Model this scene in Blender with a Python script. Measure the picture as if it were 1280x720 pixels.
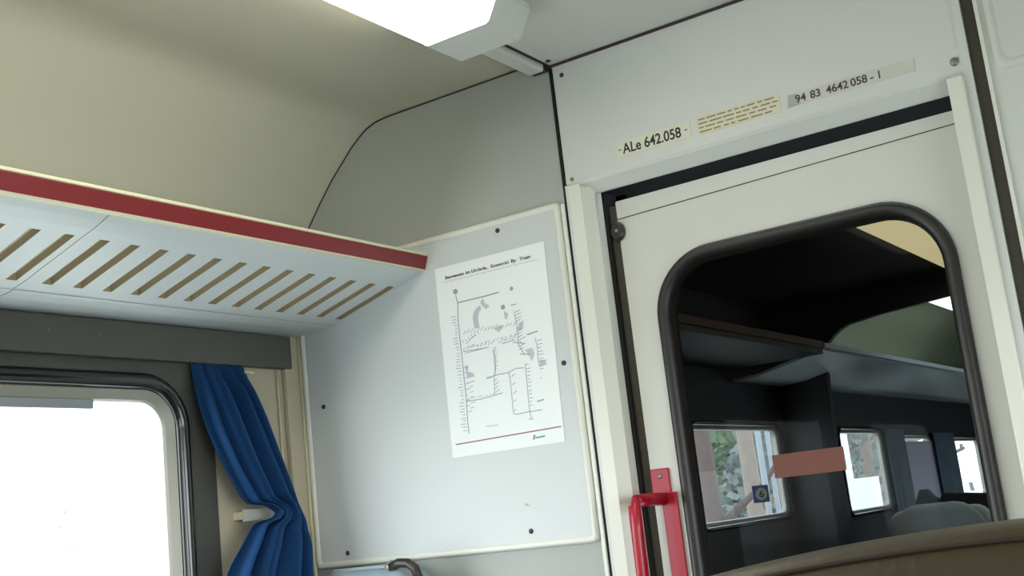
import bpy, bmesh, math, random
from mathutils import Vector, Matrix
random.seed(7)
for o in list(bpy.data.objects): bpy.data.objects.remove(o)
sc = bpy.context.scene
col = sc.collection

# ------------------------------------------------------------------ camera, world, exposure
cd = bpy.data.cameras.new('camera'); cam = bpy.data.objects.new('camera', cd); col.objects.link(cam)
cd.sensor_width = 36; cd.lens = 1486.7/1280*36; cd.clip_start = 0.02; cd.clip_end = 500
R3 = Matrix(((0.8245835247542009, 0.19785726599160464, 0.5300136913309557),
             (0.5551658767698939, -0.10270568720243042, -0.8253740916012517),
             (-0.10887084078968529, 0.9748353933411549, -0.1945330201152058)))
cam.matrix_world = Matrix.Translation((0, 0, 1.3)) @ R3.to_4x4()
sc.camera = cam
SKY = 8.5
LAMP = 7.0
w = bpy.data.worlds.new('sky'); sc.world = w; w.use_nodes = True
nt = w.node_tree; bg = nt.nodes['Background']
tcn = nt.nodes.new('ShaderNodeTexCoord'); sep = nt.nodes.new('ShaderNodeSeparateXYZ'); rmp = nt.nodes.new('ShaderNodeValToRGB')
nt.links.new(tcn.outputs['Generated'], sep.inputs[0]); nt.links.new(sep.outputs['Z'], rmp.inputs[0])
rmp.color_ramp.elements[0].position = 0.0; rmp.color_ramp.elements[0].color = (0.95, 0.985, 1.0, 1)
rmp.color_ramp.elements[1].position = 1.0; rmp.color_ramp.elements[1].color = (0.70, 0.84, 1.0, 1)
nt.links.new(rmp.outputs[0], bg.inputs['Color']); bg.inputs['Strength'].default_value = SKY
sc.view_settings.view_transform = 'Standard'; sc.view_settings.look = 'None'
sc.view_settings.gamma = 1; sc.view_settings.exposure = 0; sc.view_settings.use_curve_mapping = False

def portal(name, loc, rot, sx, sy):
    l = bpy.data.lights.new(name, 'AREA'); l.shape = 'RECTANGLE'; l.size = sx; l.size_y = sy; l.cycles.is_portal = True
    o = bpy.data.objects.new(name, l); col.objects.link(o); o.location = loc; o.rotation_euler = rot
WIN_Y = [(0.45, 1.694), (-1.50, -0.256), (-3.45, -2.206)]      # saloon windows, along the carriage
for a, b in WIN_Y:
    portal('window_portal', (-2.05, (a+b)/2, 1.24), (0, -math.pi/2, 0), 0.80, b-a)
    portal('window_portal', (0.53, (a+b)/2, 1.24), (0, math.pi/2, 0), 0.80, b-a)

# ------------------------------------------------------------------ materials
def lin(h):
    h = h.lstrip('#'); r = []
    for i in (0, 2, 4):
        c = int(h[i:i+2], 16)/255
        r.append(c/12.92 if c <= .04045 else ((c+.055)/1.055)**2.4)
    return (*r, 1)
MATS = {}
def mat(name, c, rough=0.6, metal=0.0, var=0.06, scale=6.0, bump=0.0, bscale=200.0, spec=0.5, coat=0.0):
    m = bpy.data.materials.new(name); m.use_nodes = True; t = m.node_tree; b = t.nodes['Principled BSDF']
    c = lin(c) if isinstance(c, str) else c
    tc = t.nodes.new('ShaderNodeTexCoord')
    n = t.nodes.new('ShaderNodeTexNoise'); n.inputs['Scale'].default_value = scale; n.inputs['Detail'].default_value = 5
    t.links.new(tc.outputs['Object'], n.inputs['Vector'])
    r = t.nodes.new('ShaderNodeMix'); r.data_type = 'RGBA'
    r.inputs[6].default_value = tuple(x*(1-var) for x in c[:3])+(1,); r.inputs[7].default_value = tuple(min(1, x*(1+var)) for x in c[:3])+(1,)
    t.links.new(n.outputs['Fac'], r.inputs[0]); t.links.new(r.outputs[2], b.inputs['Base Color'])
    b.inputs['Roughness'].default_value = rough; b.inputs['Metallic'].default_value = metal
    b.inputs['Specular IOR Level'].default_value = spec; b.inputs['Coat Weight'].default_value = coat
    if bump:
        n2 = t.nodes.new('ShaderNodeTexNoise'); n2.inputs['Scale'].default_value = bscale; n2.inputs['Detail'].default_value = 3
        bp = t.nodes.new('ShaderNodeBump'); bp.inputs['Strength'].default_value = bump; bp.inputs['Distance'].default_value = 0.002
        t.links.new(tc.outputs['Object'], n2.inputs['Vector']); t.links.new(n2.outputs['Fac'], bp.inputs['Height']); t.links.new(bp.outputs[0], b.inputs['Normal'])
    MATS[name] = m; return m
def emit(name, c, s):
    m = bpy.data.materials.new(name); m.use_nodes = True; t = m.node_tree
    for n in list(t.nodes): t.nodes.remove(n)
    e = t.nodes.new('ShaderNodeEmission'); e.inputs[0].default_value = c; e.inputs[1].default_value = s
    o = t.nodes.new('ShaderNodeOutputMaterial'); t.links.new(e.outputs[0], o.inputs[0]); return m
def glass(name, tint, gl=0.05):
    m = bpy.data.materials.new(name); m.use_nodes = True; t = m.node_tree
    for n in list(t.nodes): t.nodes.remove(n)
    a = t.nodes.new('ShaderNodeBsdfTransparent'); a.inputs[0].default_value = tint
    g = t.nodes.new('ShaderNodeBsdfGlossy'); g.inputs['Roughness'].default_value = 0.0
    f = t.nodes.new('ShaderNodeLayerWeight'); f.inputs[0].default_value = .5
    pw = t.nodes.new('ShaderNodeMath'); pw.operation = 'POWER'; pw.inputs[1].default_value = 5
    mu = t.nodes.new('ShaderNodeMath'); mu.operation = 'MULTIPLY_ADD'; mu.inputs[1].default_value = .95*gl; mu.inputs[2].default_value = .045*gl
    t.links.new(f.outputs['Facing'], pw.inputs[0])
    x = t.nodes.new('ShaderNodeMixShader'); o = t.nodes.new('ShaderNodeOutputMaterial')
    t.links.new(pw.outputs[0], mu.inputs[0]); t.links.new(mu.outputs[0], x.inputs[0]); t.links.new(a.outputs[0], x.inputs[1]); t.links.new(g.outputs[0], x.inputs[2]); t.links.new(x.outputs[0], o.inputs[0])
    return m
M_ceil  = mat('ceiling_laminate', '#c4c2b0', .65, var=.03, scale=3, bump=.05)
M_ceilc = mat('ceiling_centre_laminate', '#cfcfca', .6, var=.03)
M_grey  = mat('grey_bulkhead_laminate', '#a6a9a4', .6, var=.04, bump=.05)
M_board = mat('pale_grey_panel', '#c9cdce', .45, var=.03, scale=4)
M_white = mat('white_grey_paint', '#cfd0cc', .45, var=.03, scale=4)
M_door  = mat('door_paint', '#cdcdc6', .45, var=.04, scale=5)
M_frame = mat('cream_white_moulding', '#dcdcd2', .35, var=.03)
M_beige = mat('beige_side_panel', '#b9b09a', .55, var=.05)
M_dark  = mat('dark_grey_panel', '#4b4a46', .5, var=.08, scale=10)
M_head  = mat('header_grey', '#55554f', .45, var=.08, scale=12)
M_gap   = mat('black_gap', '#0c0a0a', .8)
M_seam  = mat('brown_seam', '#3a2a26', .8)
M_rub   = mat('black_rubber', '#211e1c', .42, var=.1)
M_rubg  = mat('glossy_black_rubber', '#17181b', .16, var=.05, spec=.8)
M_rubo  = mat('olive_rubber', '#3b382e', .6)
M_alu   = mat('brushed_aluminium', '#a3a197', .38, metal=.5)
M_red   = mat('burgundy_strip', '#7d2329', .4, var=.06)
M_rack  = mat('rack_white_plastic', '#cdd3d4', .45, var=.03)
M_slot  = mat('tan_slot_shade', '#8c7f64', .7)  # slot rims coloured darker, standing for shade inside the slots
M_cream = mat('cream_edge', '#d8d3b4', .5)
M_blue  = mat('blue_curtain_cloth', '#183f6c', .85, var=.12, scale=30, bump=.4, bscale=900, spec=.2)
M_paper = mat('white_paper', '#eceff0', .6, var=.01)
M_stick = mat('sticker_cream', '#d6d5c2', .5, var=.05, scale=40)
M_sticky= mat('sticker_yellowed', '#d3cfb6', .5, var=.06, scale=40)
M_old   = mat('worn_sticker', '#cbc9bf', .6, var=.05, scale=60)
M_ink   = mat('black_ink', '#28222a', .7)
M_inkt  = mat('title_ink', '#4a3a52', .7)
M_inkb  = mat('map_line_ink', '#9a9fb0', .7)
M_inkg  = mat('map_grey_ink', '#c0c2cb', .7)
M_inkr  = mat('map_red_ink', '#9c6673', .7)
M_inkp  = mat('map_purple_ink', '#a795b5', .7)
M_inkc  = mat('logo_teal_ink', '#6f9aa8', .7)
M_brn   = mat('brown_ink', '#8d7a52', .7)
M_screw = mat('dark_purple_screw', '#35224a', .4)
M_scrm  = mat('steel_screw', '#8a8684', .35, metal=.7)
M_handle= mat('red_handle_paint', '#a3122a', .3, var=.05)
M_tan   = mat('olive_tan_leatherette', '#3a2f18', .42, var=.15, scale=25, bump=.3, bscale=150)
M_tand  = mat('dark_brown_seam', '#2a1c12', .7)
M_seatb = mat('grey_blue_seat_cloth', '#7f949e', .8, var=.1, scale=40, bump=.2)
M_seatd = mat('dark_seat_cloth', '#20262b', .85, var=.1)
M_shell = mat('blue_grey_seat_shell', '#a3b0ba', .45)
M_seatf = mat('light_blue_grey_seat_cloth', '#c6d6de', .8, var=.06, scale=40)
M_blk   = mat('black_plastic', '#2a2724', .4)
M_floor = mat('grey_rubber_floor', '#3d3f40', .7, var=.2, scale=30)
M_vest  = mat('shade_brown_vestibule_laminate', '#2a251c', .7, var=.1)  # gloom of the unlit vestibule put into the base colour
M_vestd = mat('shade_slate_panel', '#23262b', .6, var=.1)  # slate darkened to paint in the vestibule's weaker light
M_vestr = mat('shade_red_edge', '#3c1a18', .6)  # red kept near black, vestibule shade painted into it
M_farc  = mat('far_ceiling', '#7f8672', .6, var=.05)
M_cap   = mat('lamp_end_cap_grey', '#d2d4ce', .4)
M_capb  = mat('lamp_cap_cream', '#c4bf9f', .45)
M_maroon= mat('brown_glass_sticker', '#6f443a', .75, var=.05)
M_bsign = mat('blue_sign', '#2a64b8', .5)
M_curtg = mat('grey_curtain_cloth', '#5c6f7e', .85, var=.15, scale=30)
M_curtl = mat('pale_lilac_blind', '#c4c2d6', .8, var=.04)
M_bark  = mat('bark', '#6f605a', .9, var=.3, scale=12, bump=.6, bscale=40)
M_barkp = mat('pale_bark', '#978a7e', .9, var=.2, scale=9, bump=.5, bscale=40)
M_leaf  = mat('leaf_green', '#6c7c60', .8, var=.35, scale=3)
M_leafd = mat('dull_leaf', '#767c76', .8, var=.3, scale=3)
M_leafp = mat('overexposed_leaf', '#aab5a8', .8, var=.25, scale=3)  # leaf colour lightened to stand for overexposure
M_ground= mat('gravel_grass', '#c9c6ba', .9, var=.3, scale=2)
M_post  = mat('grey_post_paint', '#9aa0a4', .5, var=.08)
M_wpost = mat('white_post_paint', '#f2f5fa', .5, var=.02)
M_brick = mat('reddish_wall', '#8b827f', .85, var=.2)
M_diff  = emit('lamp_diffuser', (1.0, 0.97, 0.84, 1), LAMP)
M_diffy = emit('yellowed_lamp_diffuser', (1.0, .82, .43, 1), 1.9)
M_diffw = emit('far_lamp_diffuser', (.95, 1, .9, 1), 9)
G_win = glass('window_glass', (.96, .98, .98, 1), .25)
G_door = glass('view_dimming_door_glass', (.24, .26, .27, 1), .06)  # dark tint put in to dim the rooms and windows seen beyond

# ------------------------------------------------------------------ mesh helpers
class MB:
    def __init__(s): s.v = []; s.f = []; s.sm = []
    def add(s, vs, fs, smooth=False):
        n = len(s.v); s.v += [tuple(v) for v in vs]; s.f += [tuple(i+n for i in f) for f in fs]; s.sm += [smooth]*len(fs); return s
    def box(s, x0, x1, y0, y1, z0, z1):
        x0, x1 = sorted((x0, x1)); y0, y1 = sorted((y0, y1)); z0, z1 = sorted((z0, z1))
        return s.add([(x0,y0,z0),(x1,y0,z0),(x1,y1,z0),(x0,y1,z0),(x0,y0,z1),(x1,y0,z1),(x1,y1,z1),(x0,y1,z1)],
              [(0,3,2,1),(4,5,6,7),(0,1,5,4),(1,2,6,5),(2,3,7,6),(3,0,4,7)])
    def prism(s, pts, axis, a, b, smooth=False):
        """closed outline in the plane across `axis`, extruded from a to b; axis y: pts=(x,z); axis x: (y,z); axis z: (x,y)"""
        def P(p, t): return {'x': (t, p[0], p[1]), 'y': (p[0], t, p[1]), 'z': (p[0], p[1], t)}[axis]
        n = len(pts); vs = [P(p, a) for p in pts]+[P(p, b) for p in pts]
        fs = [tuple(range(n)), tuple(range(2*n-1, n-1, -1))]
        s.add(vs, fs); k = len(s.v)-2*n
        for i in range(n):
            j = (i+1) % n; s.f.append((k+i, k+i+n, k+j+n, k+j)); s.sm.append(smooth)
        return s
    def strip(s, prof, y0, y1, smooth=False):
        """open profile (x,z) swept along y"""
        vs = [(x, y0, z) for x, z in prof]+[(x, y1, z) for x, z in prof]; n = len(prof)
        return s.add(vs, [(i, i+1, i+1+n, i+n) for i in range(n-1)], smooth)
    def tube(s, pts, r, n=10, cap=True):
        pts = [Vector(p) for p in pts]; rs = r if isinstance(r, (list, tuple)) else [r]*len(pts); base = len(s.v); vs = []
        for i, p in enumerate(pts):
            d = (pts[min(i+1, len(pts)-1)]-pts[max(i-1, 0)]).normalized()
            u = d.cross(Vector((0, 0, 1)) if abs(d.z) < .9 else Vector((1, 0, 0))).normalized(); v = d.cross(u)
            for k in range(n):
                a = 2*math.pi*k/n; vs.append(p+(u*math.cos(a)+v*math.sin(a))*rs[i])
        fs = [(i*n+k, i*n+(k+1) % n, (i+1)*n+(k+1) % n, (i+1)*n+k) for i in range(len(pts)-1) for k in range(n)]
        s.add(vs, fs, True)
        if cap: s.add([], []); s.f += [tuple(base+k for k in range(n)), tuple(base+(len(pts)-1)*n+k for k in range(n))]; s.sm += [False, False]
        return s
    def loops(s, ls, smooth=False, closed=True, cap=False):
        n = len(ls[0]); vs = [p for l in ls for p in l]
        fs = []
        for i in range(len(ls)-1):
            for k in range(n if closed else n-1):
                j = (k+1) % n; fs.append((i*n+k, i*n+j, (i+1)*n+j, (i+1)*n+k))
        base = len(s.v); s.add(vs, fs, smooth)
        if cap: s.f.append(tuple(base+(len(ls)-1)*n+k for k in range(n))); s.sm.append(False)
        return s
    def build(s, name, m, parent=None, bevel=0, seg=2, subsurf=0, solid=0, origin=None):
        me = bpy.data.meshes.new(name)
        vs = s.v
        off = Vector((0, 0, 0))
        if parent is not None: off = parent_world(parent)
        elif origin is not None: off = Vector(origin)
        me.from_pydata([tuple(Vector(v)-off) for v in vs], [], s.f); me.validate()
        bm = bmesh.new(); bm.from_mesh(me)
        if not solid: bmesh.ops.recalc_face_normals(bm, faces=bm.faces)
        bm.to_mesh(me); bm.free()
        if len(me.polygons) == len(s.sm):
            for p, q in zip(me.polygons, s.sm): p.use_smooth = q
        me.materials.append(m)
        o = bpy.data.objects.new(name, me); col.objects.link(o)
        if parent is not None: o.parent = parent
        elif origin is not None: o.location = origin
        if solid: md = o.modifiers.new('solid', 'SOLIDIFY'); md.thickness = solid; md.offset = 0
        if bevel: md = o.modifiers.new('bevel', 'BEVEL'); md.width = bevel; md.segments = seg; md.limit_method = 'ANGLE'
        if subsurf: md = o.modifiers.new('sub', 'SUBSURF'); md.levels = md.render_levels = subsurf
        return o
def parent_world(o):
    p = Vector(o.location)
    while o.parent: o = o.parent; p += Vector(o.location)
    return p
def tag(o, label=None, cat=None, group=None, kind=None):
    if label: o['label'] = label
    if cat: o['category'] = cat
    if group: o['group'] = group
    if kind: o['kind'] = kind
    return o
def struct(o, label, cat): return tag(o, label, cat, kind='structure')
def empty(name, loc=(0, 0, 0)):
    o = bpy.data.objects.new(name, None); col.objects.link(o); o.location = loc; o.empty_display_size = .05; return o
def rrect(u0, u1, v0, v1, r, n=8):
    """rounded rectangle outline with 4*(n+1) points"""
    pts = []; r = max(r, 1e-4)
    for cx, cy, a0 in ((u1-r, v1-r, 0), (u0+r, v1-r, 90), (u0+r, v0+r, 180), (u1-r, v0+r, 270)):
        for i in range(n+1):
            a = math.radians(a0+90*i/n); pts.append((cx+r*math.cos(a), cy+r*math.sin(a)))
    return pts
def on(axis, pts, d):
    return [(d, p[0], p[1]) if axis == 'x' else (p[0], d, p[1]) for p in pts]
def sheet_holes(axis, us, vs, d, holes):
    """flat wall of quads at coordinate d with rectangular openings"""
    us = sorted(set(us+[h[0] for h in holes]+[h[1] for h in holes])); vs = sorted(set(vs+[h[2] for h in holes]+[h[3] for h in holes]))
    m = MB()
    for i in range(len(us)-1):
        for j in range(len(vs)-1):
            cu, cv = (us[i]+us[i+1])/2, (vs[j]+vs[j+1])/2
            if any(h[0] < cu < h[1] and h[2] < cv < h[3] for h in holes): continue
            q = [(us[i], vs[j]), (us[i+1], vs[j]), (us[i+1], vs[j+1]), (us[i], vs[j+1])]
            m.add(on(axis, q, d), [(0, 1, 2, 3)])
    return m
def text(s, size, m, parent, loc, rot=(math.pi/2, 0, 0), name='lettering', align='LEFT', width=None, extrude=.0002, bold=0):
    c = bpy.data.curves.new('t', 'FONT'); c.body = s; c.size = size; c.extrude = extrude; c.offset = bold; c.align_x = align
    o = bpy.data.objects.new('t', c); col.objects.link(o); bpy.context.view_layer.update()
    me = bpy.data.meshes.new_from_object(o.evaluated_get(bpy.context.evaluated_depsgraph_get())); bpy.data.objects.remove(o)
    if width:
        xs = [v.co.x for v in me.vertices]; k = width/(max(xs)-min(xs)); x0 = min(xs)
        for v in me.vertices: v.co.x = (v.co.x-x0)*k if align == 'LEFT' else v.co.x*k
    me.materials.clear(); me.materials.append(m); r = bpy.data.objects.new(name, me); col.objects.link(r)
    r.parent = parent; r.location = Vector(loc)-parent_world(parent); r.rotation_euler = rot
    return r
def screw(parent, x, z, y=2.1, r=.0055, m=None, axis='y'):
    ls = []
    for rr, d in ((r, 0), (r*.95, .0018), (r*.6, .003), (r*.15, .0034)):
        ls.append([(x+rr*math.cos(t*math.pi/6), y-d, z+rr*math.sin(t*math.pi/6)) if axis == 'y' else (x+rr*math.cos(t*math.pi/6), z+rr*math.sin(t*math.pi/6), y-d) for t in range(12)])
    return MB().loops(ls, True, cap=True).build('screw', m or M_screw, parent)

D = 2.1          # the bulkhead's face
XL, XR = -1.99, 0.47   # side walls
mir = lambda x: -1.52-x
YB = -4.2        # rear end of the saloon

# ------------------------------------------------------------------ ground outside
g = MB().box(-120, 60, -60, 150, -1.3, -1.2).build('ground', M_ground); struct(g, 'gravel and grass ground outside the train windows', 'ground')

# ------------------------------------------------------------------ saloon shell
f = MB().box(XL-.06, XR+.06, YB, 12, -.06, 0).build('floor', M_floor); struct(f, 'dark grey rubber floor of the train carriage', 'floor')
cove = [(-1.99, 1.86), (-1.965, 1.93), (-1.94, 1.995), (-1.91, 2.063), (-1.871, 2.11), (-1.827, 2.159), (-1.784, 2.198), (-1.755, 2.224), (-1.728, 2.243), (-1.705, 2.256), (-1.676, 2.265), (-1.64, 2.268), (-1.192, 2.268)]
def ceil(y0, y1, m, mc, name, label):
    root = MB().strip(cove, y0, y1, True).build(name, m, solid=0); struct(root, label, 'ceiling')
    MB().strip([(mir(x), z) for x, z in cove], y0, y1, True).build('cove_panel', m, root)
    MB().box(-1.188, mir(-1.188), y0, y1, 2.25, 2.29).build('centre_panel', mc, root)
    b = MB()
    for x in (-1.19, mir(-1.19)): b.box(x-.003, x+.003, y0, y1, 2.2485, 2.29)
    b.build('joint_line', M_seam, root)
    MB().box(XL-.1, XR+.1, y0, y1, 2.30, 2.34).build('roof_skin', M_vest, root)
    return root
ceiling = ceil(YB, D, M_ceil, M_ceilc, 'ceiling', 'curved cream laminate ceiling of the near saloon')
screw(ceiling, -1.176, 2.07, 2.25, .006, M_screw, 'z')
MB().box(-.9, .3, D-.004, D, 2.246, 2.25)
# end joint between ceiling and bulkhead
j = MB()
pj = cove[2:]
for (xa, za), (xb, zb) in zip(pj[:-1], pj[1:]):
    j.add([(xa, D-.004, za-.0015), (xb, D-.004, zb-.0015), (xb, D-.001, zb-.0035), (xa, D-.001, za-.0035)], [(0, 1, 2, 3)])
j.box(-1.19, mir(-1.19), D-.006, D-.001, 2.2445, 2.2495)
jo = j.build('trim_1', M_seam); struct(jo, 'dark joint line where ceiling meets the end bulkhead', 'trim')

DP = (0.26, 1.824, 0.70, 1.728)   # dark surround panel of the nearest window
def side_wall(X, sgn, name, label, ys=WIN_Y):
    """X wall plane, sgn +1 when the room is on +X side"""
    holes = [(a-.19, b+.13, .70, 1.728) for a, b in ys]
    r = sheet_holes('x', [YB, D], [0, 1.87], X, holes).build(name, M_beige, solid=.02); struct(r, label, 'wall')
    return r
wl = side_wall(XL-.01, 1, 'wall_left', 'beige side wall of the saloon left of the bulkhead')
wr = side_wall(XR+.01, -1, 'wall_right', 'beige side wall of the saloon beside the viewer')
def window(n, X, s, a, b, z0, z1, label, outer=None, mp=None, pane_m=None, k=1.0, detail=True):
    """glazed opening a..b along y, z0..z1; s points into the room"""
    if outer is None: outer = (a-.19, b+.13, .70, 1.728)
    root = empty('window_%d' % n, (X, (a+b)/2, z0)); struct(root, label, 'window')
    o = [2*k*.03]
    def L(off, d, r): return on('x', rrect(a-off, b+off, z0-off, z1+off, r), X+s*d)
    MB().loops([on('x', rrect(*outer, .002), X-.012*s), on('x', rrect(*outer, .002), X+.004*s), L(.060*k, .004, .115*k), L(.060*k, -.02, .115*k)]).build('surround_panel', mp or M_dark, root)
    MB().loops([L(.060*k, -.004, .115*k), L(.0585*k, .008, .112*k), L(.052*k, .016, .105*k), L(.044*k, .018, .098*k), L(.034*k, .015, .09*k), L(.027*k, .006, .083*k), L(.0255*k, -.012, .08*k)], True).build('rubber_seal', M_rubg, root)
    MB().loops([L(.027*k, 0, .080*k), L(.024*k, .003, .077*k), L(.004*k, -.004, .060*k), L(.002*k, -.007, .058*k), L(0, -.010, .056*k), L(0, -.030, .056*k)], False).build('window_frame', M_alu, root)
    MB().loops([L(.006*k, -.018, .06*k), L(.0055*k, -.018, .06*k)], cap=True).build('pane', pane_m or G_win, root)
    return root
n = 1
for i, (a, b) in enumerate(WIN_Y):
    wdw = window(n, XL, 1, a, b, .86, 1.634, ['bright overexposed saloon window with dark grey surround left of the blue curtain', 'second saloon window along the left wall', 'third saloon window along the left wall'][i]); n += 1
    if i == 0:
        MB().box(XL-.016, XL-.006, a+.05, 1.523, 1.618, 1.637).build('blind_bar', M_post, wdw, bevel=.002)
for i, (a, b) in enumerate(WIN_Y):
    window(n, XR, -1, a, b, .86, 1.634, ['saloon window on the right wall beside the viewer', 'second saloon window along the right wall', 'third saloon window along the right wall'][i]); n += 1
# rear end wall
rw = MB().box(XL-.05, XR+.05, YB-.05, YB, 0, 2.3).build('wall_back', M_white); struct(rw, 'pale end wall behind the viewer', 'wall')

# header box above the window
hd = MB().box(-1.99, -1.968, YB, 2.066, 1.7195, 1.7975).build('trim_2', M_head, bevel=.003); struct(hd, 'dark grey header box running above the left windows', 'trim')
for y, z in ((1.405, 1.765), (1.52, 1.765)): MB().loops([[(-1.968+d, y+r*math.cos(t*math.pi/4), z+r*math.sin(t*math.pi/4)) for t in range(8)] for r, d in ((.003, 0), (.002, .0015))], cap=True).build('screw', M_scrm, hd)
h2 = MB().box(.42, .468, YB, 2.05, 1.716, 1.788).build('trim_3', M_head, bevel=.003); struct(h2, 'dark grey header box above the right windows', 'trim')
# corner post between side wall and bulkhead
cp = MB().box(-1.99, -1.974, 2.048, D, 0, 1.80).build('trim_4', M_beige, bevel=.004); struct(cp, 'beige corner post between side wall and bulkhead', 'trim')
MB().tube([(-1.969, 2.094, 0.0), (-1.969, 2.094, 1.80)], .005, 8).build('corner_bead', M_cream, cp)
MB().tube([(-1.986, 2.03, 0.0), (-1.986, 2.03, 1.716)], .003, 8).build('edge_bead', M_cream, cp)
screw(cp, -1.978, 1.609, 2.089, .004)

# ------------------------------------------------------------------ bulkhead
left_poly = [(-2.04, 0), (-1.192, 0), (-1.192, 2.27), (-1.64, 2.2685)] + [(x, z) for x, z in reversed(cove[:-2])] + [(-2.04, 1.86)]
bl = MB().prism(left_poly, 'y', D, D+.03).build('wall_end_left', M_grey); struct(bl, 'grey laminate end bulkhead left of the door', 'wall')
br = MB().prism([(mir(x), z) for x, z in left_poly if x < -1.193]+[(-.33, 2.27), (-.33, 0)], 'y', D, D+.03)
br = MB().box(-.334, XR+.05, D, D+.03, 0, 2.27).build('wall_end_right', M_white); struct(br, 'pale end bulkhead right of the door', 'wall')
MB().loops([on('y', rrect(-.322, .42, 1.966, 2.24, .02), D), on('y', rrect(-.320, .418, 1.968, 2.238, .02), D-.005), on('y', rrect(-.310, .408, 1.978, 2.228, .02), D-.0055), on('y', rrect(-.306, .404, 1.982, 2.224, .018), D-.002)], True, cap=True).build('upper_panel', M_white, br)
# seam beside the board: dark gap plus cover strip
sm_ = MB().box(-1.1935, -1.187, D-.002, D+.02, 0, 2.262).build('trim_5', M_gap); struct(sm_, 'thin dark vertical joint between poster wall and door frame', 'trim')
MB().box(-1.187, -1.180, D-.004, D+.02, 0, 1.98).build('joint_edge', M_white, sm_)
MB().box(-1.203, -1.1935, D-.006, D+.01, 0, 1.945).build('edge_strip', M_frame, sm_, bevel=.002)
# lintel with folded lower edge
lin_pts = [(D, 2.246), (D, 1.985), (D+.004, 1.978), (D+.026, 1.957), (D+.034, 1.957), (D+.034, 2.246)]
li = MB().prism(lin_pts, 'x', -1.186, -.36).build('wall_lintel', M_white, bevel=.0015); struct(li, 'pale grey lintel panel above the sliding door', 'wall')
screw(li, -1.164, 2.222, D, .005); screw(li, -1.170, 1.992, D, .0045, M_brn); screw(li, -.385, 2.004, D, .008, M_scrm)
# jambs
jl = MB().box(-1.180, -1.152, D-.004, D+.05, 0, 1.978)
jl.prism([(-1.152, D-.004), (-1.133, D+.02), (-1.133, D+.05), (-1.152, D+.05)], 'z', 0, 1.970)
jl = jl.build('trim_6', M_frame); struct(jl, 'white left door jamb beside the poster wall', 'trim')
jr = MB().box(-.402, -.374, D-.012, D+.05, 0, 1.975).build('trim_7', M_frame, bevel=.003); struct(jr, 'white right door jamb', 'trim')
MB().box(-.374, -.359, D-.004, D+.05, 0, 2.246).build('jamb_return', M_white, jr)
MB().box(-.358, -.337, D+.004, D+.02, 0, 2.246).build('joint_gap', M_rubo, jr)
MB().box(-.337, -.330, D-.006, D+.02, 0, 2.246).build('joint_edge', M_frame, jr, bevel=.001)
# pocket behind the door
pk = MB().box(-1.30, -1.128, D+.052, D+.056, 0, 2.246)
pk.box(-1.2, -.3, D+.10, D+.11, 1.84, 2.25)
pk.box(-1.30, -1.10, D+.10, D+.11, 0, 1.96); pk.box(-.42, -.25, D+.10, D+.11, 0, 1.96)
pk.box(-1.13, -1.125, D+.05, D+.10, 0, 1.96)
pk = pk.build('trim_8', M_gap); struct(pk, 'black recess the door slides in', 'trim')

# wall panel (board) with moulded frame
bd = empty('wall_panel', (-1.585, D, 1.25)); tag(bd, 'pale grey screwed access panel with raised white edging behind the route map', 'wall panel')
MB().box(-1.955, -1.212, D-.006, D, 1.254, 1.945).build('panel_sheet', M_board, bd)
MB().loops([on('y', rrect(-1.964, -1.205, 1.248, 1.952, .012, 4), D), on('y', rrect(-1.963, -1.206, 1.249, 1.951, .012, 4), D-.007), on('y', rrect(-1.960, -1.209, 1.252, 1.948, .011, 4), D-.011),
            on('y', rrect(-1.953, -1.216, 1.259, 1.941, .010, 4), D-.011), on('y', rrect(-1.949, -1.220, 1.263, 1.937, .008, 4), D-.0065)], True).build('edge_moulding', M_frame, bd)
for x, z in ((-1.365, 1.925), (-1.239, 1.614), (-1.364, 1.284), (-1.867, 1.279), (-1.905, 1.62)): screw(bd, x, z, D-.006)
sc1 = MB().add([(-1.372, D-.0063, 1.336), (-1.358, D-.0063, 1.334), (-1.370, D-.0063, 1.343)], [(0, 1, 2)]); sc1.build('paint_chip', M_grey, bd)

# ------------------------------------------------------------------ sliding door
dr = empty('door_1', (-.75, D+.065, 0)); struct(dr, 'pale sliding end door with large black-rimmed window and red handle', 'door')
YD = D+.055
DX0, DX1, DZ1 = -1.105, -.395, 1.936
wo = (-1.042, -.449, .95, 1.803)
def dl(off, y, r): return on('y', rrect(wo[0]+off, wo[1]-off, wo[2]+off, wo[3]-off, r, 12), y)
MB().loops([on('y', rrect(DX0, DX1, .012, DZ1, .003, 12), YD+.03), on('y', rrect(DX0, DX1, .012, DZ1, .003, 12), YD), dl(.006, YD, .124), dl(.006, YD+.03, .124), on('y', rrect(DX0, DX1, .012, DZ1, .003, 12), YD+.03)]).build('door_leaf', M_door, dr)
MB().loops([dl(.008, YD+.002, .122), dl(0, YD-.004, .13), dl(.003, YD-.010, .127), dl(.012, YD-.013, .118), dl(.021, YD-.010, .109), dl(.026, YD-.002, .104), dl(.030, YD+.012, .10), dl(.030, YD+.026, .10)], True).build('window_gasket', M_rub, dr)
MB().loops([dl(.028, YD+.016, .10), dl(.0285, YD+.016, .10)], cap=True).build('pane', G_door, dr)
MB().box(DX0-.022, DX0, YD+.004, YD+.028, .02, 1.93).build('edge_rubber', M_rubo, dr, bevel=.004)
cr = MB().add([(DX0, YD-.0005, 1.8965), (DX1, YD-.0005, 1.9105), (DX1, YD-.0005, 1.9125), (DX0, YD-.0005, 1.8985)], [(0, 1, 2, 3)]); cr.build('crease_line', M_seam, dr)
MB().loops([[(-1.106+(r)*math.cos(t*math.pi/8), YD-d, 1.872+r*1.3*math.sin(t*math.pi/8)) for t in range(16)] for r, d in ((.016, 0), (.016, .006), (.012, .010))], cap=True).build('roller_bracket', M_blk, dr)
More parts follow.
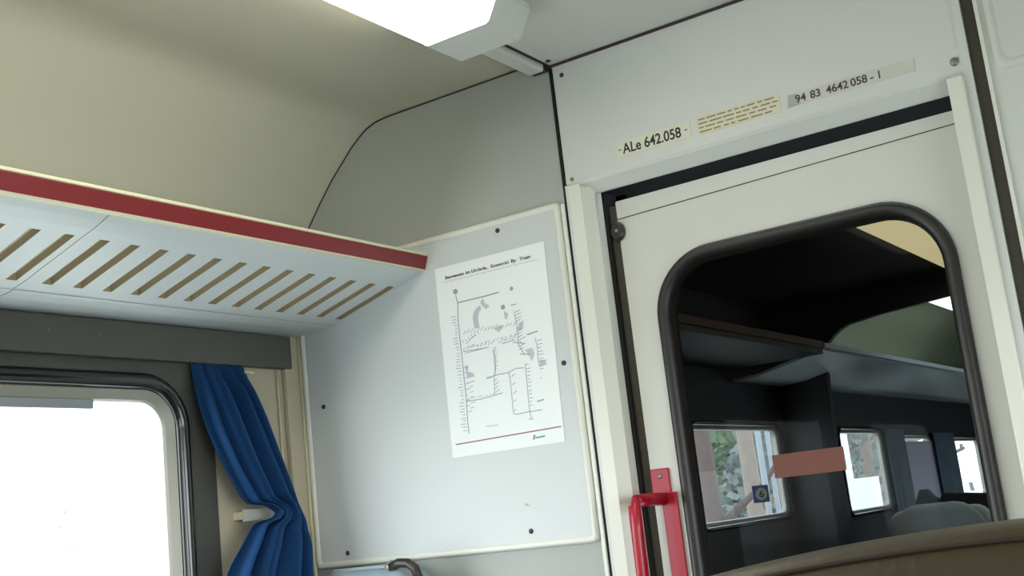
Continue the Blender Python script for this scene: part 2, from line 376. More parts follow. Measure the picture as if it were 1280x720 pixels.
screw(dr, -1.106, 1.872, YD-.010, .004, M_scrm)
# red pull handle
hn = MB().box(-1.104, -1.063, YD-.006, YD, 1.325, 1.378).box(-1.086, -1.052, YD-.006, YD, 1.03, 1.33).box(-1.104, -1.052, YD-.006, YD, .98, 1.04)
hn = hn.build('handle', M_handle, dr, bevel=.002); tag(hn, 'red metal pull handle')
gp = MB().tube([(-1.083, YD-.002, 1.318), (-1.087, YD-.06, 1.320), (-1.09, YD-.104, 1.319), (-1.092, YD-.112, 1.310), (-1.092, YD-.112, 1.26), (-1.092, YD-.112, 1.08), (-1.092, YD-.108, 1.04), (-1.09, YD-.06, 1.02), (-1.085, YD, 1.02)], .0125, 12)
gp.build('grip', M_handle, hn)
screw(hn, -1.082, 1.363, YD-.006, .005, M_scrm)

gs = MB().box(-.853, -.714, YD+.0145, YD+.0158, 1.332, 1.3755).build('glass_sticker', M_maroon, origin=None); tag(gs, 'plain brown rectangular sticker on the door window glass', 'sticker')

# ------------------------------------------------------------------ labels on the lintel
def plate(name, x0, x1, z0, z1, m, label, cat='sticker', r=.002, y=D):
    o = MB().prism(rrect(x0, x1, z0, z1, r, 3), 'y', y-.0012, y, False).build(name, m, origin=((x0+x1)/2, y, z0)); return tag(o, label, cat)
p1 = plate('number_plate', -1.060, -.891, 2.0075, 2.0405, M_stick, 'small cream plate with bold black carriage number above the door, leftmost of three', 'plate')
text('ALe 642.058', .030, M_ink, p1, (-1.044, D-.0014, 2.0135), width=.132, bold=.0005)
MB().box(-1.053, -1.048, D-.0017, D-.0012, 2.0225, 2.0245).build('dash', M_ink, p1); MB().box(-.903, -.898, D-.0017, D-.0012, 2.0235, 2.0255).build('dash', M_ink, p1)
p2 = plate('instruction_sticker', -.877, -.704, 2.006, 2.043, M_sticky, 'yellowed sticker with four lines of tiny print above the door, middle of three')
ln = MB()
for r_ in range(4):
    x = -.872
    z = 2.0365-.0084*r_
    xe = [-.708, -.708, -.712, -.722][r_]
    while x < xe-.01:
        wd = random.uniform(.008, .026); ln.box(x, min(x+wd, xe), D-.0016, D-.0012, z-.0013, z+.0013); x += wd+random.uniform(.003, .007)
ln.build('print_lines', M_brn, p2)
p3 = plate('coach_number_sticker', -.690, -.452, 2.0085, 2.033, M_old, 'faded worn sticker strip with hand-spaced number, rightmost above the door')
MB().prism([(-.690, 2.0075), (-.664, 2.010), (-.672, 2.031), (-.686, 2.032)], 'y', D-.0015, D-.0010).build('worn_patch', M_grey, p3)
for s_, x in (('94', -.674), ('83', -.645), ('4642', -.614), ('058', -.568), ('-', -.532), ('1', -.520)):
    text(s_, .021, M_inkt, p3, (x, D-.0017, 2.0135), bold=.00035)

# ------------------------------------------------------------------ route map poster
YP = D-.0068
po = MB().add([(-1.544, YP, 1.4555), (-1.257, YP, 1.4547), (-1.252, YP, 1.8757), (-1.5425, YP, 1.8765)], [(0, 1, 2, 3)])
po = MB().prism([(-1.544, 1.4555), (-1.2575, 1.4547), (-1.252, 1.8757), (-1.5425, 1.8765)], 'y', YP-.0006, YP+.0002).build('route_map', M_paper, origin=(-1.4, YP, 1.4555))
tag(po, 'white paper railway route map sheet taped on the pale grey panel', 'poster')
T0 = YP-.0010
def seg(m, pts, wd):
    for (u0, v0), (u1, v1) in zip(pts[:-1], pts[1:]):
        d = math.hypot(u1-u0, v1-v0) or 1; nx, nz = -(v1-v0)/d*wd/2, (u1-u0)/d*wd/2
        q = [(u0+nx, v0+nz), (u1+nx, v1+nz), (u1-nx, v1-nz), (u0-nx, v0-nz)]
        m.add([(-1.542+a, T0, 1.3+b) for a, b in q], [(0, 1, 2, 3)])
def dot(m, u, v, r):
    m.add([(-1.542+u+r*math.cos(t*math.pi/6), T0, 1.3+v+r*math.sin(t*math.pi/6)) for t in range(12)], [tuple(range(12))])
# title words
for s_, u0, u1 in (('Benvenuto', .0264, .0783), ('in', .0832, .0945), ('Umbria..', .0988, .1433), ('Economici', .1504, .1967), ('By', .2034, .2165), ('Train', .2250, .2530)):
    text(s_, .0098, M_inkt, po, (-1.542+u0, T0, 1.8475), name='lettering', width=u1-u0, bold=.00025)
PR = []
m = MB(); seg(m, [(.0196, .5418), (.2707, .5405)], .0008); PR.append((m, M_inkb))
m = MB()
seg(m, [(.0501, .507), (.0535, .4895), (.0497, .4499), (.0497, .3896), (.0501, .3607), (.0497, .3145), (.0504, .2881), (.0493, .2578), (.0475, .2279), (.0482, .2024)], .0024)
seg(m, [(.0535, .4895), (.1244, .4894), (.1643, .491)], .0028)
PR.append((m, M_inkb))
m = MB()
for pts in ([(.0539, .38), (.1232, .3779)], [(.1328, .3708), (.1358, .3529), (.1332, .323), (.128, .313), (.1256, .2746)], [(.111, .3135), (.1414, .3162), (.1647, .3157), (.186, .3219), (.2061, .3197)],
            [(.1672, .3153), (.1685, .2958), (.1681, .2639), (.1674, .23), (.1733, .226), (.2037, .2269), (.2386, .2265)], [(.2097, .3276), (.2096, .2893), (.2087, .2641), (.2079, .2389), (.2087, .2262), (.2104, .2113)],
            [(.1971, .444), (.2012, .3977), (.1979, .3724), (.21, .3489)], [(.2416, .3775), (.2449, .3557), (.2428, .3306), (.2457, .3153)], [(.0484, .272), (.0857, .2709), (.1229, .2739), (.1466, .2761)],
            [(.0639, .396), (.0815, .4061), (.0929, .4107)], [(.1575, .3795), (.1915, .3822)], [(.2437, .2913), (.2470, .2913)], [(.204, .2113), (.216, .2113)]):
    seg(m, pts, .0017)
PR.append((m, M_inkb))
m = MB()
def ticks(u0, v0, u1, v1, nn, du, dv, lmin=.006, lmax=.014, w_=.0014, jit=.001):
    for i in range(nn):
        t = i/(nn-1); u, v = u0+(u1-u0)*t+random.uniform(-jit, jit), v0+(v1-v0)*t+random.uniform(-jit, jit); L_ = random.uniform(lmin, lmax); seg(m, [(u, v), (u+du*L_, v+dv*L_)], w_)
ticks(.045, .46, .043, .21, 38, -1, .05, .005, .014)
ticks(.056, .385, .130, .383, 9, .7, .7, .006, .010); ticks(.060, .418, .190, .413, 15, .7, .6, .006, .013)
ticks(.0585, .3995, .1, .412, 6, -.5, .8, .005, .009)
ticks(.132, .370, .130, .32, 9, .8, .5); ticks(.063, .312, .058, .255, 6, 1, .1, .008, .02); ticks(.197, .405, .2, .36, 8, 1, .3, .006, .02); ticks(.07, .385, .19, .392, 12, .7, .7, .005, .009); ticks(.130, .305, .128, .28, 4, .8, .5)
ticks(.172, .306, .170, .235, 5, .8, .4); ticks(.212, .325, .211, .24, 12, 1, .05, .006, .012)
ticks(.2, .44, .2, .42, 4, 1, .2); ticks(.055, .274, .12, .276, 9, .6, .5, .004, .007); ticks(.247, .37, .245, .31, 9, 1, .05, .008, .013)
ticks(.15, .383, .19, .386, 7, .6, .7, .006, .012); ticks(.052, .345, .052, .25, 9, 1, .1, .004, .012)
PR.append((m, M_inkb))
m = MB()
def blob(pts): m.add([(-1.542+u, T0+.0002, 1.3+v) for u, v in pts], [tuple(range(len(pts)))])
blob([(.1211, .487), (.1245, .475), (.136, .466), (.127, .461), (.118, .468), (.113, .478)]); blob([(.112, .472), (.104, .470), (.093, .461), (.089, .448), (.0905, .424), (.104, .4245), (.103, .445), (.107, .458), (.114, .463)])
blob([(.140, .416), (.152, .405), (.166, .414), (.160, .42)]); blob([(.2045, .415), (.218, .419), (.214, .402), (.205, .399)]); blob([(.171, .449), (.182, .440), (.176, .429), (.172, .431)])
blob([(.055, .348), (.064, .349), (.062, .335), (.075, .330), (.079, .322), (.058, .321)]); blob([(.213, .357), (.232, .358), (.236, .345), (.228, .330), (.222, .343)]); blob([(.246, .330), (.262, .328), (.262, .317), (.246, .317)])
PR.append((m, M_inkg))
m = MB()
for u, v, r in ((.0503, .515, .0062), (.197, .492, .0045), (.1703, .4568, .0055)): dot(m, u, v, r)
PR.append((m, M_inkp))
m = MB(); seg(m, [(.0100, .1836), (.280, .1863)], .0026); seg(m, [(.2228, .3874), (.2500, .3905)], .0022); seg(m, [(.058, .3755), (.110, .378)], .0010); seg(m, [(.185, .378), (.215, .37)], .0014); seg(m, [(.2, .35), (.225, .345)], .0014)
PR.append((m, M_inkr))
m = MB(); seg(m, [(.0939, .2117), (.125, .2105)], .0012); seg(m, [(.229, .245), (.246, .247)], .003); seg(m, [(.19, .457), (.204, .457)], .0022); seg(m, [(.108, .3128), (.122, .3138)], .0022); seg(m, [(.2, .404), (.211, .402)], .0016); PR.append((m, M_inkb))
m = MB(); m.add([(-1.542+u, T0, 1.3+v) for u, v in ((.208, .168), (.211, .178), (.216, .178), (.213, .168))], [(0, 1, 2, 3)]); seg(m, [(.215, .1715), (.239, .172)], .0034); PR.append((m, M_inkc))

allm = MB(); idx = []; ms_ = []
for q, mm in PR:
    allm.add(q.v, q.f)
    if mm not in ms_: ms_.append(mm)
    idx += [ms_.index(mm)]*len(q.f)
pm = allm.build('printed_map', ms_[0], po)
for mm in ms_[1:]: pm.data.materials.append(mm)
for p_, i_ in zip(pm.data.polygons, idx): p_.material_index = i_

# ------------------------------------------------------------------ luggage rack
def rack(name, y_end, npan, label, y_start=None, slots=True, plen=.845):
    prof = [(-1.578, 1.8795), (-1.60, 1.871), (-1.627, 1.8625), (-1.652, 1.8565), (-1.70, 1.8435), (-1.76, 1.828), (-1.818, 1.8125), (-1.835, 1.809), (-1.862, 1.803), (-1.895, 1.7995), (-1.94, 1.799), (-1.99, 1.80)]
    root = empty(name, (-1.78, y_end-plen*npan/2, 1.80)); tag(root, label, 'luggage rack')
    SP = .0645
    for p in range(npan):
        y1 = y_end-p*plen; y0 = y1-plen
        ys = [y0+.0008]; hol = []
        for k in range(13):
            c = y0+.045+SP*k; ys += [c-.0105, c+.0105]; hol.append(c)
        ys.append(y1-.0008)
        m = MB(); npf = len(prof); vid = {}
        for y in ys:
            for i, (x, z) in enumerate(prof): vid[(y, i)] = len(m.v); m.v.append((x, y, z))
        for a in range(len(ys)-1):
            for i in range(npf-1):
                if 3 <= i < 6 and any(abs((ys[a]+ys[a+1])/2-c) < .004 for c in hol): continue
                m.f.append((vid[(ys[a], i)], vid[(ys[a+1], i)], vid[(ys[a+1], i+1)], vid[(ys[a], i+1)])); m.sm.append(False)
        o = m.build('slotted_panel', M_rack, root, solid=.014); o.modifiers['solid'].offset = 1; o.data.materials.append(M_slot); o.modifiers['solid'].material_offset_rim = 1
        # upward direction check is left to the profile's own winding
    ya, yb = y_end-plen*npan, y_end
    MB().add([(-1.8495, ya, 1.8050), (-1.8515, ya, 1.8046), (-1.8515, yb, 1.8046), (-1.8495, yb, 1.8050)], [(0, 1, 2, 3)]).build('fold_line', M_post, root)
    MB().prism([(-1.5595, 1.910), (-1.5695, 1.8815), (-1.584, 1.8815), (-1.584, 1.910)], 'y', ya, yb-.001).build('red_strip', M_red, root, bevel=.001)
    MB().prism([(-1.5585, 1.9105), (-1.5585, 1.9175), (-1.590, 1.9175), (-1.590, 1.9105)], 'y', ya, yb-.001).build('cream_top_edge', M_cream, root, bevel=.002)
    MB().prism([(-1.5685, 1.8812), (-1.5700, 1.8782), (-1.584, 1.8782), (-1.584, 1.8812)], 'y', ya, yb-.001).build('cream_lower_edge', M_cream, root)
    return root
rack('luggage_rack', 2.097, 7, 'white slotted overhead luggage rack with burgundy front strip along the left wall')

# ------------------------------------------------------------------ ceiling lamp + conduit
lm = empty('ceiling_lamp', (-1.15, .8, 2.19)); tag(lm, 'long boxy ceiling lamp glowing warm white with grey end cap', 'ceiling lamp')
def lsec(y, e=0, top=2.252):
    return [(-1.245-e, y, top+.012), (-1.245-e, y, 2.232), (-1.222-e, y, 2.193-e), (-1.216, y, 2.190-e), (-1.084, y, 2.190-e), (-1.078+e, y, 2.193-e), (-1.052+e, y, 2.238), (-1.052+e, y, top)]
MB().loops([lsec(-.45), lsec(1.700)], False).build('diffuser', M_diff, lm)
def cap_(y0, y1, d):
    return MB().loops([lsec(y0, .0015), lsec(y0+d*.012, .0018), lsec(y1-d*.008, .0018), [(x*.97-1.15*.03, y1, z*.97+2.24*.03) for x, _, z in lsec(0, 0)]], False, cap=True)
cap_(1.698, 1.812, 1).build('end_cap', M_cap, lm, bevel=.003)
cap_(-.448, -.56, -1).build('end_cap', M_cap, lm, bevel=.003)
cd_ = MB().prism([(-1.236, 2.240), (-1.232, 2.236), (-1.200, 2.236), (-1.196, 2.240), (-1.196, 2.2515), (-1.236, 2.268)], 'y', -4.0, 2.083)
cd_ = cd_.build('cable_conduit', M_white, bevel=.002); tag(cd_, 'flat pale cable conduit running along the ceiling joint behind the lamp', 'conduit')
MB().prism([(-1.232, 2.2405), (-1.229, 2.238), (-1.196, 2.238), (-1.193, 2.242), (-1.193, 2.25), (-1.232, 2.266)], 'y', 2.083, 2.098).build('end_grommet', M_rubo, cd_)

# ------------------------------------------------------------------ curtain
def curtain(name, rows, X, m, label, parent=None, folds=4, amp=.030, ncol=64, sub=4):
    if X is not None: rows = [r+(X,) for r in rows]
    mb = MB(); R_ = []
    for i in range(len(rows)-1):
        for s_ in range(sub):
            t = s_/sub
            p = [rows[max(i-1, 0)], rows[i], rows[i+1], rows[min(i+2, len(rows)-1)]]
            R_.append(tuple(.3*((2*p[1][k])+(-p[0][k]+p[2][k])*t+(2*p[0][k]-5*p[1][k]+4*p[2][k]-p[3][k])*t*t+(-p[0][k]+3*p[1][k]-3*p[2][k]+p[3][k])*t**3)+.4*(p[1][k]*(1-t)+p[2][k]*t) for k in range(6)))
    R_.append(rows[-1])
    ls = []
    for (ya, za, yb, zb, am, X) in R_:
        l = []
        for c in range(ncol):
            u = c/(ncol-1); tp = min(1, 4*u, 4*(1-u))**.6*1.15; ph = 2*math.pi*folds*(u**.8)+2.9
            s1 = math.sin(ph); dx = tp*(amp*am*(abs(s1)**.7*math.copysign(1, s1))+amp*.4*am*math.sin(2.3*ph+3*za))
            l.append((X+dx, ya+(yb-ya)*(u+.012*math.sin(ph*1+1.2)), za+(zb-za)*u))
        ls.append(l)
    mb.loops(ls, True, closed=False)
    o = mb.build(name, m, parent, solid=.0018); return o
rows_c = [(1.735, 1.738, 1.885, 1.738, .1, 1.981), (1.738, 1.712, 1.889, 1.714, .15, 1.979), (1.752, 1.640, 1.915, 1.66, .8, 1.960), (1.779, 1.566, 1.943, 1.603, .9, 1.948), (1.820, 1.487, 1.975, 1.525, .9, 1.938), (1.858, 1.430, 2.000, 1.462, .9, 1.932),
        (1.879, 1.409, 2.014, 1.430, .8, 1.925), (1.935, 1.402, 2.024, 1.405, .6, 1.918), (1.962, 1.388, 2.036, 1.383, .5, 1.910), (1.945, 1.374, 2.046, 1.362, .6, 1.908), (1.893, 1.364, 2.050, 1.335, .8, 1.908), (1.858, 1.325, 2.056, 1.305, 1.0, 1.912),
        (1.806, 1.261, 2.052, 1.237, 1.2, 1.918), (1.775, 1.14, 2.055, 1.12, 1.2, 1.922), (1.765, .95, 2.064, .95, 1.2, 1.922), (1.765, .80, 2.064, .80, 1.2, 1.922)]
rows = [(ya*X/1.95, 1.3+(za-1.3)*X/1.95, yb*X/1.95, 1.3+(zb-1.3)*X/1.95, am, -X) for ya, za, yb, zb, am, X in rows_c]
ct = curtain('curtain', rows, None, M_blue, ''); tag(ct, 'blue pleated curtain tied back to the corner beside the bright window', 'curtain')
tb = MB().box(-1.972, -1.969, 1.878, 1.985, 1.372, 1.398).build('tieback', M_frame, bevel=.001); tag(tb, 'cream tieback strap showing left of the blue curtain waist', 'tieback')
MB().box(-1.99, -1.969, 1.868, 1.882, 1.376, 1.394).build('wall_hook', M_cream, tb, bevel=.002)
MB().tube([(-1.985, 1.915, 1.706), (-1.970, 1.915, 1.706), (-1.970, 1.938, 1.704)], .004, 8).build('curtain_bracket', M_cream, bevel=0)
tag(bpy.data.objects['curtain_bracket'], 'small cream bracket under the header at the curtain top', 'bracket')

# ------------------------------------------------------------------ seats
def rbox(x0, x1, y0, y1, z0, z1, r, crown=0.0, n=5, lean=0.0):
    """cushion: rounded in x-z outline, pillowed in y; crown raises the top middle"""
    ls = []
    cx = (x0+x1)/2; hw = (x1-x0)/2
    for t, ins in ((0, .030), (.06, .014), (.16, .004), (.3, 0), (.7, 0), (.84, .004), (.94, .014), (1, .030)):
        y = y0+(y1-y0)*t; l = []
        for (x, z) in rrect(x0+ins, x1-ins, z0+ins, z1-ins, max(r-ins, .004), n):
            zz = z+crown*(1-((x-cx)/hw)**2)*max(0, (z-z0)/(z1-z0)); l.append((x, y+lean*(z-z0), zz))
        ls.append(l)
    m = MB(); m.loops(ls, True); k = len(ls[0]); m.f.append(tuple(range(k))); m.sm.append(False); m.f.append(tuple((len(ls)-1)*k+i for i in range(k))); m.sm.append(False)
    return m
def seat(name, x0, x1, yb, top, m, label, face=1, ms=M_shell, cat='seat', group=None):
    """face=+1: sitter looks to +Y, backrest at yb"""
    root = empty(name, ((x0+x1)/2, yb, 0)); tag(root, label, cat, group)
    a, b = (yb, yb+.10) if face > 0 else (yb-.10, yb)
    rbox(x0, x1, a, b, .46, top, .07, .006).build('backrest', m, root)
    c, d = (yb+.08, yb+.52) if face > 0 else (yb-.52, yb-.08)
    rbox(x0, x1, c, d, .34, .46, .03).build('seat_cushion', m, root)
    MB().box(x0+.06, x1-.06, min(c, d)+.06, max(c, d)-.06, 0, .345).build('seat_base', ms, root, bevel=.01)
    return root
# the seat in front of the viewer, back towards the camera
fs = empty('saloon_seat', (-.14, .74, 0)); tag(fs, 'olive brown leatherette seat with stitched top edge in the near right corner', 'seat')
def tz(x): return 1.2715-.0155*((x+.12)/.21)**2
def seat_back():
    ls = []
    N = 40
    for (y, dz, ins) in ((.800, -.62, 0), (.806, -.10, 0), (.803, -.022, .004), (.790, -.006, .01), (.765, 0, .012), (.735, -.0005, .012), (.712, -.003, .010), (.704, -.009, .004), (.699, -.03, 0), (.694, -.10, 0), (.700, -.62, 0)):
        l = []
        for i in range(N+1):
            x = -.50+ins+(.76-2*ins)*i/N
            e = max(0, abs(x+.12)-.32)/.06; drop = .05*e*e
            l.append((x, y, tz(x)+dz-drop*(1 if dz > -.3 else 0)))
        ls.append(l)
    m = MB(); m.loops(ls, True, closed=False)
    k = N+1
    m.f.append(tuple(i*k for i in range(len(ls)))); m.sm.append(False); m.f.append(tuple(i*k+N for i in range(len(ls)))); m.sm.append(False)
    return m
seat_back().build('backrest', M_tan, fs)
MB().tube([(-.49+.74*i/40, .7035, tz(-.49+.74*i/40)-.0085-.05*(max(0, abs(-.37+.74*i/40)-.32)/.06)**2) for i in range(41)], .0016, 6).build('piping', M_tand, fs)
rbox(-.50, .26, .79, 1.25, .34, .47, .03).build('seat_cushion', M_tan, fs)
MB().box(-.42, .18, .85, 1.18, 0, .345).build('seat_base', M_shell, fs, bevel=.01)
# the seat backed against the bulkhead
bs = seat('bulkhead_seat', -1.865, -1.585, 2.075, 1.236, M_seatb, 'blue grey seat backed against the bulkhead under the route map', face=-1)
MB().prism(rrect(-1.862, -1.66, 1.215, 1.2465, .008, 3), 'y', 2.03, 2.07, False).build('top_rail', M_shell, bs, bevel=.004)
hb = MB().tube([(-1.672, 2.0, 1.19), (-1.668, 1.995, 1.225), (-1.655, 1.99, 1.243), (-1.635, 1.99, 1.249), (-1.610, 1.99, 1.247), (-1.594, 1.99, 1.236), (-1.584, 1.995, 1.20)], .010, 10)
hb.build('grab_handle', M_blk, bs)
MB().tube([(-1.690, 2.0, 1.20), (-1.683, 1.998, 1.230), (-1.672, 1.995, 1.243), (-1.655, 1.992, 1.250)], .007, 8).build('handle_bracket', M_alu, bs)
MB().prism(rrect(-1.665, -1.592, 1.10, 1.240, .02, 4), 'y', 1.992, 2.004).build('handle_plate', M_blk, bs)

# ------------------------------------------------------------------ vestibule beyond the door
VX = -1.99; V0, V1 = D+.112, 5.25
win_v = (4.25, 5.165, 1.226, 1.588)
vw = sheet_holes('x', [V0, V1], [0, 2.165], VX-.01, [(win_v[0]-.05, win_v[1]+.05, win_v[2]-.05, win_v[3]+.05)]).build('wall_vestibule_left', M_vestd, solid=.02); struct(vw, 'vestibule side wall seen through the door glass, its shade painted in', 'wall')
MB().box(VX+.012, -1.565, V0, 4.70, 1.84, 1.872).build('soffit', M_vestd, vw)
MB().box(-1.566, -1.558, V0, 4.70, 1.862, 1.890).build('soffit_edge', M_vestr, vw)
vr = MB().box(.25, .29, V0, V1, 0, 2.165).build('wall_vestibule_right', M_vestd); struct(vr, 'right wall of the vestibule, its shade painted in', 'wall')
vc = MB().box(VX-.03, .29, V0, V1, 2.165, 2.20).build('ceiling_vestibule', M_vest); struct(vc, 'vestibule ceiling beyond the door glass, coloured dark brown for shade', 'ceiling')
window(10, VX, 1, win_v[0], win_v[1], win_v[2], win_v[3], 'vestibule window seen through the door glass with trees outside', outer=(win_v[0]-.05, win_v[1]+.05, win_v[2]-.05, win_v[3]+.05), mp=M_vestd, k=.6)
bsn = MB().box(VX-.0175, VX-.016, 4.825, 5.005, 1.279, 1.352).build('window_sticker', M_bsign); tag(bsn, 'blue square sticker with white numbered disc on the vestibule window', 'sticker')
MB().loops([[(VX-.0150, 4.912+r*math.cos(t*math.pi/12)*2.4, 1.315+r*math.sin(t*math.pi/12)) for t in range(24)] for r in (.027, .0268)], cap=True).build('white_disc', M_wpost, bsn)
bpy.data.objects['white_disc'].location.x += .001
text('6', .040, M_bsign, bsn, (VX-.0125, 4.912, 1.301), rot=(math.pi/2, 0, math.pi/2), align='CENTER', width=.055, bold=.001)
vl = empty('vestibule_lamp', (-.76, 4.0, 2.15)); tag(vl, 'wide yellowed ceiling lamp panel seen at the top of the door glass', 'ceiling lamp')
MB().box(-1.125, -.40, 3.0, 5.16, 2.150, 2.164).build('diffuser', M_diffy, vl)
# partition with arched opening
op = [(-1.547, 0), (-1.576, 1.46), (-1.568, 1.70), (-1.557, 1.845), (-1.540, 1.88), (-1.511, 1.908), (-1.478, 1.928), (-1.446, 1.940), (-1.313, 1.958), (-1.03, 1.979), (-.76, 1.984)]
pl_ = MB(); full = op+[(mir(x), z) for x, z in reversed(op[:-1])]
op = [(x*5.25/4.7, 1.3+(z-1.3)*5.25/4.7 if z > 1 else z) for x, z in op]; op[-1] = (-.76, 2.066); full = op+[(mir(x), z) for x, z in reversed(op[:-1])]
outer_ = [(-2.0, 0), (-2.04, 1.3), (-2.04, 1.8), (-2.04, 2.3), (-1.9, 2.3), (-1.8, 2.3), (-1.7, 2.3), (-1.6, 2.3), (-1.313, 2.3), (-1.03, 2.3), (-.76, 2.3)]; outer_ += [(mir(x), z) for x, z in reversed(outer_[:-1])]
pl_.loops([on('y', full, 5.25), on('y', outer_, 5.25), on('y', outer_, 5.29), on('y', full, 5.29), on('y', full, 5.25)], closed=False)
pl_ = pl_.build('wall_partition', M_vestd); struct(pl_, 'dark partition with arched opening beyond the vestibule', 'wall')

# ------------------------------------------------------------------ far saloon
FW = [(6.0, 6.715, 1.185, 1.578), (7.09, 7.75, 1.155, 1.545), (8.25, 9.05, 1.155, 1.53), (9.5, 10.3, 1.155, 1.53)]
fwl = sheet_holes('x', [5.29, 11.5], [0, 1.87], XL-.01, [(a-.05, b+.05, c-.05, d+.05) for a, b, c, d in FW]).build('wall_far_left', M_vestd, solid=.02); struct(fwl, 'dark lower side wall of the far saloon', 'wall')
fwr = sheet_holes('x', [5.29, 11.5], [0, 1.87], XR+.01, [(a-.05, b+.05, .85, d+.05) for a, b, c, d in FW]).build('wall_far_right', M_dark, solid=.02); struct(fwr, 'right side wall of the far saloon', 'wall')
fe = MB().box(XL-.05, XR+.05, 11.5, 11.55, 0, 2.3).build('wall_far_end', M_dark); struct(fe, 'dark end wall of the far saloon', 'wall')
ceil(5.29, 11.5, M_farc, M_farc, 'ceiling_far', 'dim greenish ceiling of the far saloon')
for i, (a, b, c, d) in enumerate(FW):
    window(11+i, XL, 1, a, b, c, d, ['first', 'second', 'third', 'fourth'][i]+' window of the far saloon seen through the door glass', outer=(a-.05, b+.05, c-.05, d+.05), mp=M_vestd, k=.6)
fr_ = empty('far_luggage_rack', (-1.78, 8, 1.8)); tag(fr_, 'grey luggage rack of the far saloon seen through the door glass', 'luggage rack')
MB().strip([(-1.57, 1.862), (-1.72, 1.83), (-1.86, 1.80), (-1.975, 1.795)], 4.71, 11.4).build('tray', M_rack, fr_, solid=.012)
MB().box(-1.575, -1.555, 4.71, 11.4, 1.865, 1.885).build('front_strip', M_shell, fr_)
fl = empty('far_saloon_lamp', (-1.35, 6.2, 2.16)); tag(fl, 'white lamp lit on the far saloon ceiling, a small bright wedge', 'ceiling lamp')
MB().prism([(-1.43, 2.15), (-1.28, 2.15), (-1.26, 2.245), (-1.45, 2.245)], 'y', 5.5, 7.6).build('diffuser', M_diffw, fl)
# curtains / blinds of the far saloon
def flat_curtain(ya, yb, z0, z1, X, m, name, label, folds=3):
    rw_ = [(ya, z1, yb, z1, .8), (ya, (z0*.4+z1*.6), yb, (z0*.4+z1*.6), 1), (ya+.02, z0, yb, z0, 1)]
    o = curtain(name, rw_, X, m, '', folds=folds, amp=.012, ncol=32, sub=3); tag(o, label, 'curtain'); return o
flat_curtain(6.70, 7.06, 1.05, 1.60, -1.955, M_curtg, 'far_curtain', 'dull blue curtain between the first two far saloon windows')
flat_curtain(7.72, 8.22, 1.05, 1.58, -1.955, M_curtg, 'far_curtain', 'grey blue curtain right of the second far saloon window')
flat_curtain(9.05, 9.45, 1.05, 1.56, -1.955, M_curtg, 'far_curtain', 'grey curtain between the third and fourth far saloon windows')
bld = MB().box(-1.983, -1.978, 7.14, 7.74, 1.155, 1.53).build('window_blind', M_curtl); tag(bld, 'pale lilac blind drawn over the second far saloon window', 'blind')
# far seats
d1 = seat('passenger_seat', -1.70, -1.24, 5.60, 1.165, M_seatf, 'grey blue rounded seat back seen through the lower right of the door glass', face=1)
rbox(-1.69, -1.25, 5.58, 5.64, .9, 1.18, .14, .012).build('headrest', M_seatf, d1)
bg_ = rbox(-1.44, -1.16, 5.80, 5.95, 1.10, 1.222, .012, 0).build('travel_bag', M_blk)
d2 = seat('passenger_seat', -1.68, -1.26, 6.32, 1.12, M_seatd, 'black seat with winged headrest behind the grey blue far seat', face=1)
bpy.data.objects.remove(bg_)
hd2 = MB().prism([(-1.64, 1.04), (-1.24, 1.04), (-1.26, 1.185), (-1.44, 1.205), (-1.60, 1.225), (-1.615, 1.19), (-1.65, 1.205), (-1.685, 1.25), (-1.71, 1.25), (-1.755, 1.155), (-1.72, 1.10)], 'y', 6.27, 6.37).build('headrest', M_seatd, d2, bevel=.006)
seat('passenger_seat', -1.965, -1.71, 7.3, 1.10, M_seatd, 'small dark rounded seat back left of the grey blue far seat', face=1)

# ------------------------------------------------------------------ outside
def tree(x, y, r, h, m, label, lean=0, crown=True, nl=700, leafm=None):
    t = empty('tree', (x, y, -1.2)); tag(t, label, 'tree', None)
    pts = [(x+lean*k/6, y+.05*math.sin(k*1.7), -1.2+h*k/6) for k in range(7)]
    tr = MB().tube(pts, [r*(1-.09*k) for k in range(7)], 10)
    for k in range(7):
        a = k*2.1; z0 = -1.2+h*(.35+.09*k); L_ = h*.22
        tr.tube([(x, y, z0), (x+math.cos(a)*L_*.5, y+math.sin(a)*L_*.5, z0+L_*.35), (x+math.cos(a)*L_, y+math.sin(a)*L_, z0+L_*.9)], [r*.35, r*.22, r*.08], 6)
    tr.build('trunk', m, t)
    if crown:
        c = MB()
        for _ in range(nl):
            a = random.uniform(0, 6.28); q = random.random()**.5*h*.30; z = random.gauss(h*.62, h*.17)-1.2
            p = Vector((x+math.cos(a)*q, y+math.sin(a)*q, max(z, .4))); s_ = random.uniform(.05, .14)
            u = Vector((random.gauss(0, 1), random.gauss(0, 1), random.gauss(0, 1))).normalized(); v = u.orthogonal().normalized()
            c.add([p-u*s_-v*s_*.5, p+u*s_-v*s_*.5, p+u*s_+v*s_*.5, p-u*s_+v*s_*.5], [(0, 1, 2, 3)])
        c.build('foliage', leafm or (M_leaf if m is M_bark else M_leafd), t)
tree(-6.0, 13.15, .16, 6.2, M_bark, 'reddish brown tree trunk outside the vestibule window, leftmost', crown=False)
tree(-6.4, 15.45, .15, 6.6, M_barkp, 'pale tan tree trunk outside the vestibule window beside the blue sticker', crown=False)
tree(-8.2, 26.5, .17, 7.0, M_barkp, 'pale tree outside the first far saloon window')
tree(-34, 24.6, .2, 5.0, M_barkp, 'faint tree outside the nearest window, leaves lightened to look overexposed', nl=380, leafm=M_leafp)
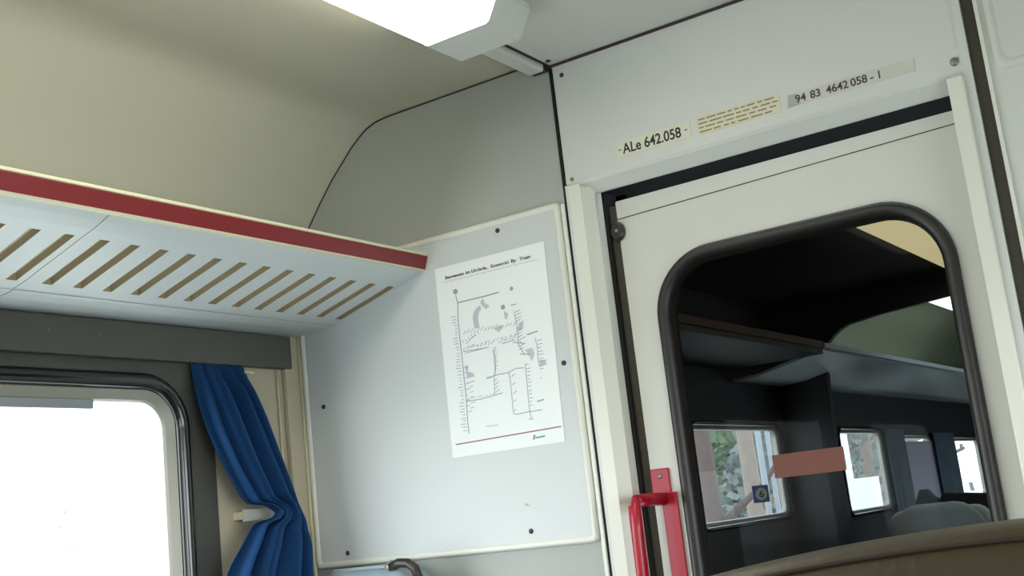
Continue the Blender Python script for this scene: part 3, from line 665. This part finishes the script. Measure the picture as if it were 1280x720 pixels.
def bush(x, y, w_, h, label, nl=3200, m=M_leafd):
    c = MB()
    for _ in range(nl):
        a = random.uniform(0, 6.28); q = random.random()**.5; zz = random.random()
        p = Vector((x+math.cos(a)*q*w_*.5, y+math.sin(a)*q*w_, -1.2+h*zz*math.sqrt(max(0, 1-q*q*.8)))); s_ = random.uniform(.05, .12)
        u = Vector((random.gauss(0, 1), random.gauss(0, 1), random.gauss(0, 1))).normalized(); v = u.orthogonal().normalized()
        c.add([p-u*s_-v*s_*.5, p+u*s_-v*s_*.5, p+u*s_+v*s_*.5, p-u*s_+v*s_*.5], [(0, 1, 2, 3)])
    tag(c.build('bush', m, origin=(x, y, -1.2)), label, 'bush')
bush(-10.0, 21.6, 2.2, 5.6, 'green bush outside the vestibule window, left half', m=M_leaf)
bush(-7.45, 17.8, .9, 3.6, 'low grey green bush outside the vestibule window behind the pale trunk', nl=2000)
bush(-12.5, 29.5, 3.0, 6.4, 'dull grey green bush outside the vestibule window, right half')
bush(-13.5, 41, 4.0, 7.6, 'dull bush far outside the first far saloon window', nl=1800)
def post(x, y, r, h, m, name, label, cat='post', square=False):
    o = (MB().box(x-r, x+r, y-r, y+r, -1.2, h) if square else MB().tube([(x, y, -1.2), (x, y, h)], r, 12)).build(name, m, origin=(x, y, -1.2)); tag(o, label, cat); return o
post(-5.2, 12.9, .035, 3.6, M_post, 'metal_post', 'thin grey metal post outside the vestibule window')
post(-5.6, 14.2, .03, 3.2, M_post, 'metal_post', 'thin pale pole at the middle of the vestibule window view')
post(-5.05, 15.35, .055, 4.0, M_wpost, 'platform_column', 'white square column outside the first far saloon window', 'column', True)
post(-4.22, 13.35, .13, 1.39, M_wpost, 'platform_cabinet', 'white box cabinet outside the first far saloon window', 'cabinet', True)
hs = empty('trackside_house', (-26, 56, -1.2)); tag(hs, 'reddish trackside building beyond the trees', 'building')
MB().box(-34, -18, 52, 64, -1.2, 3.2).build('walls', M_brick, hs); MB().prism([(-34.6, 3.2), (-17.4, 3.2), (-26, 6.6)], 'y', 51.5, 64.5).build('roof', M_bark, hs)
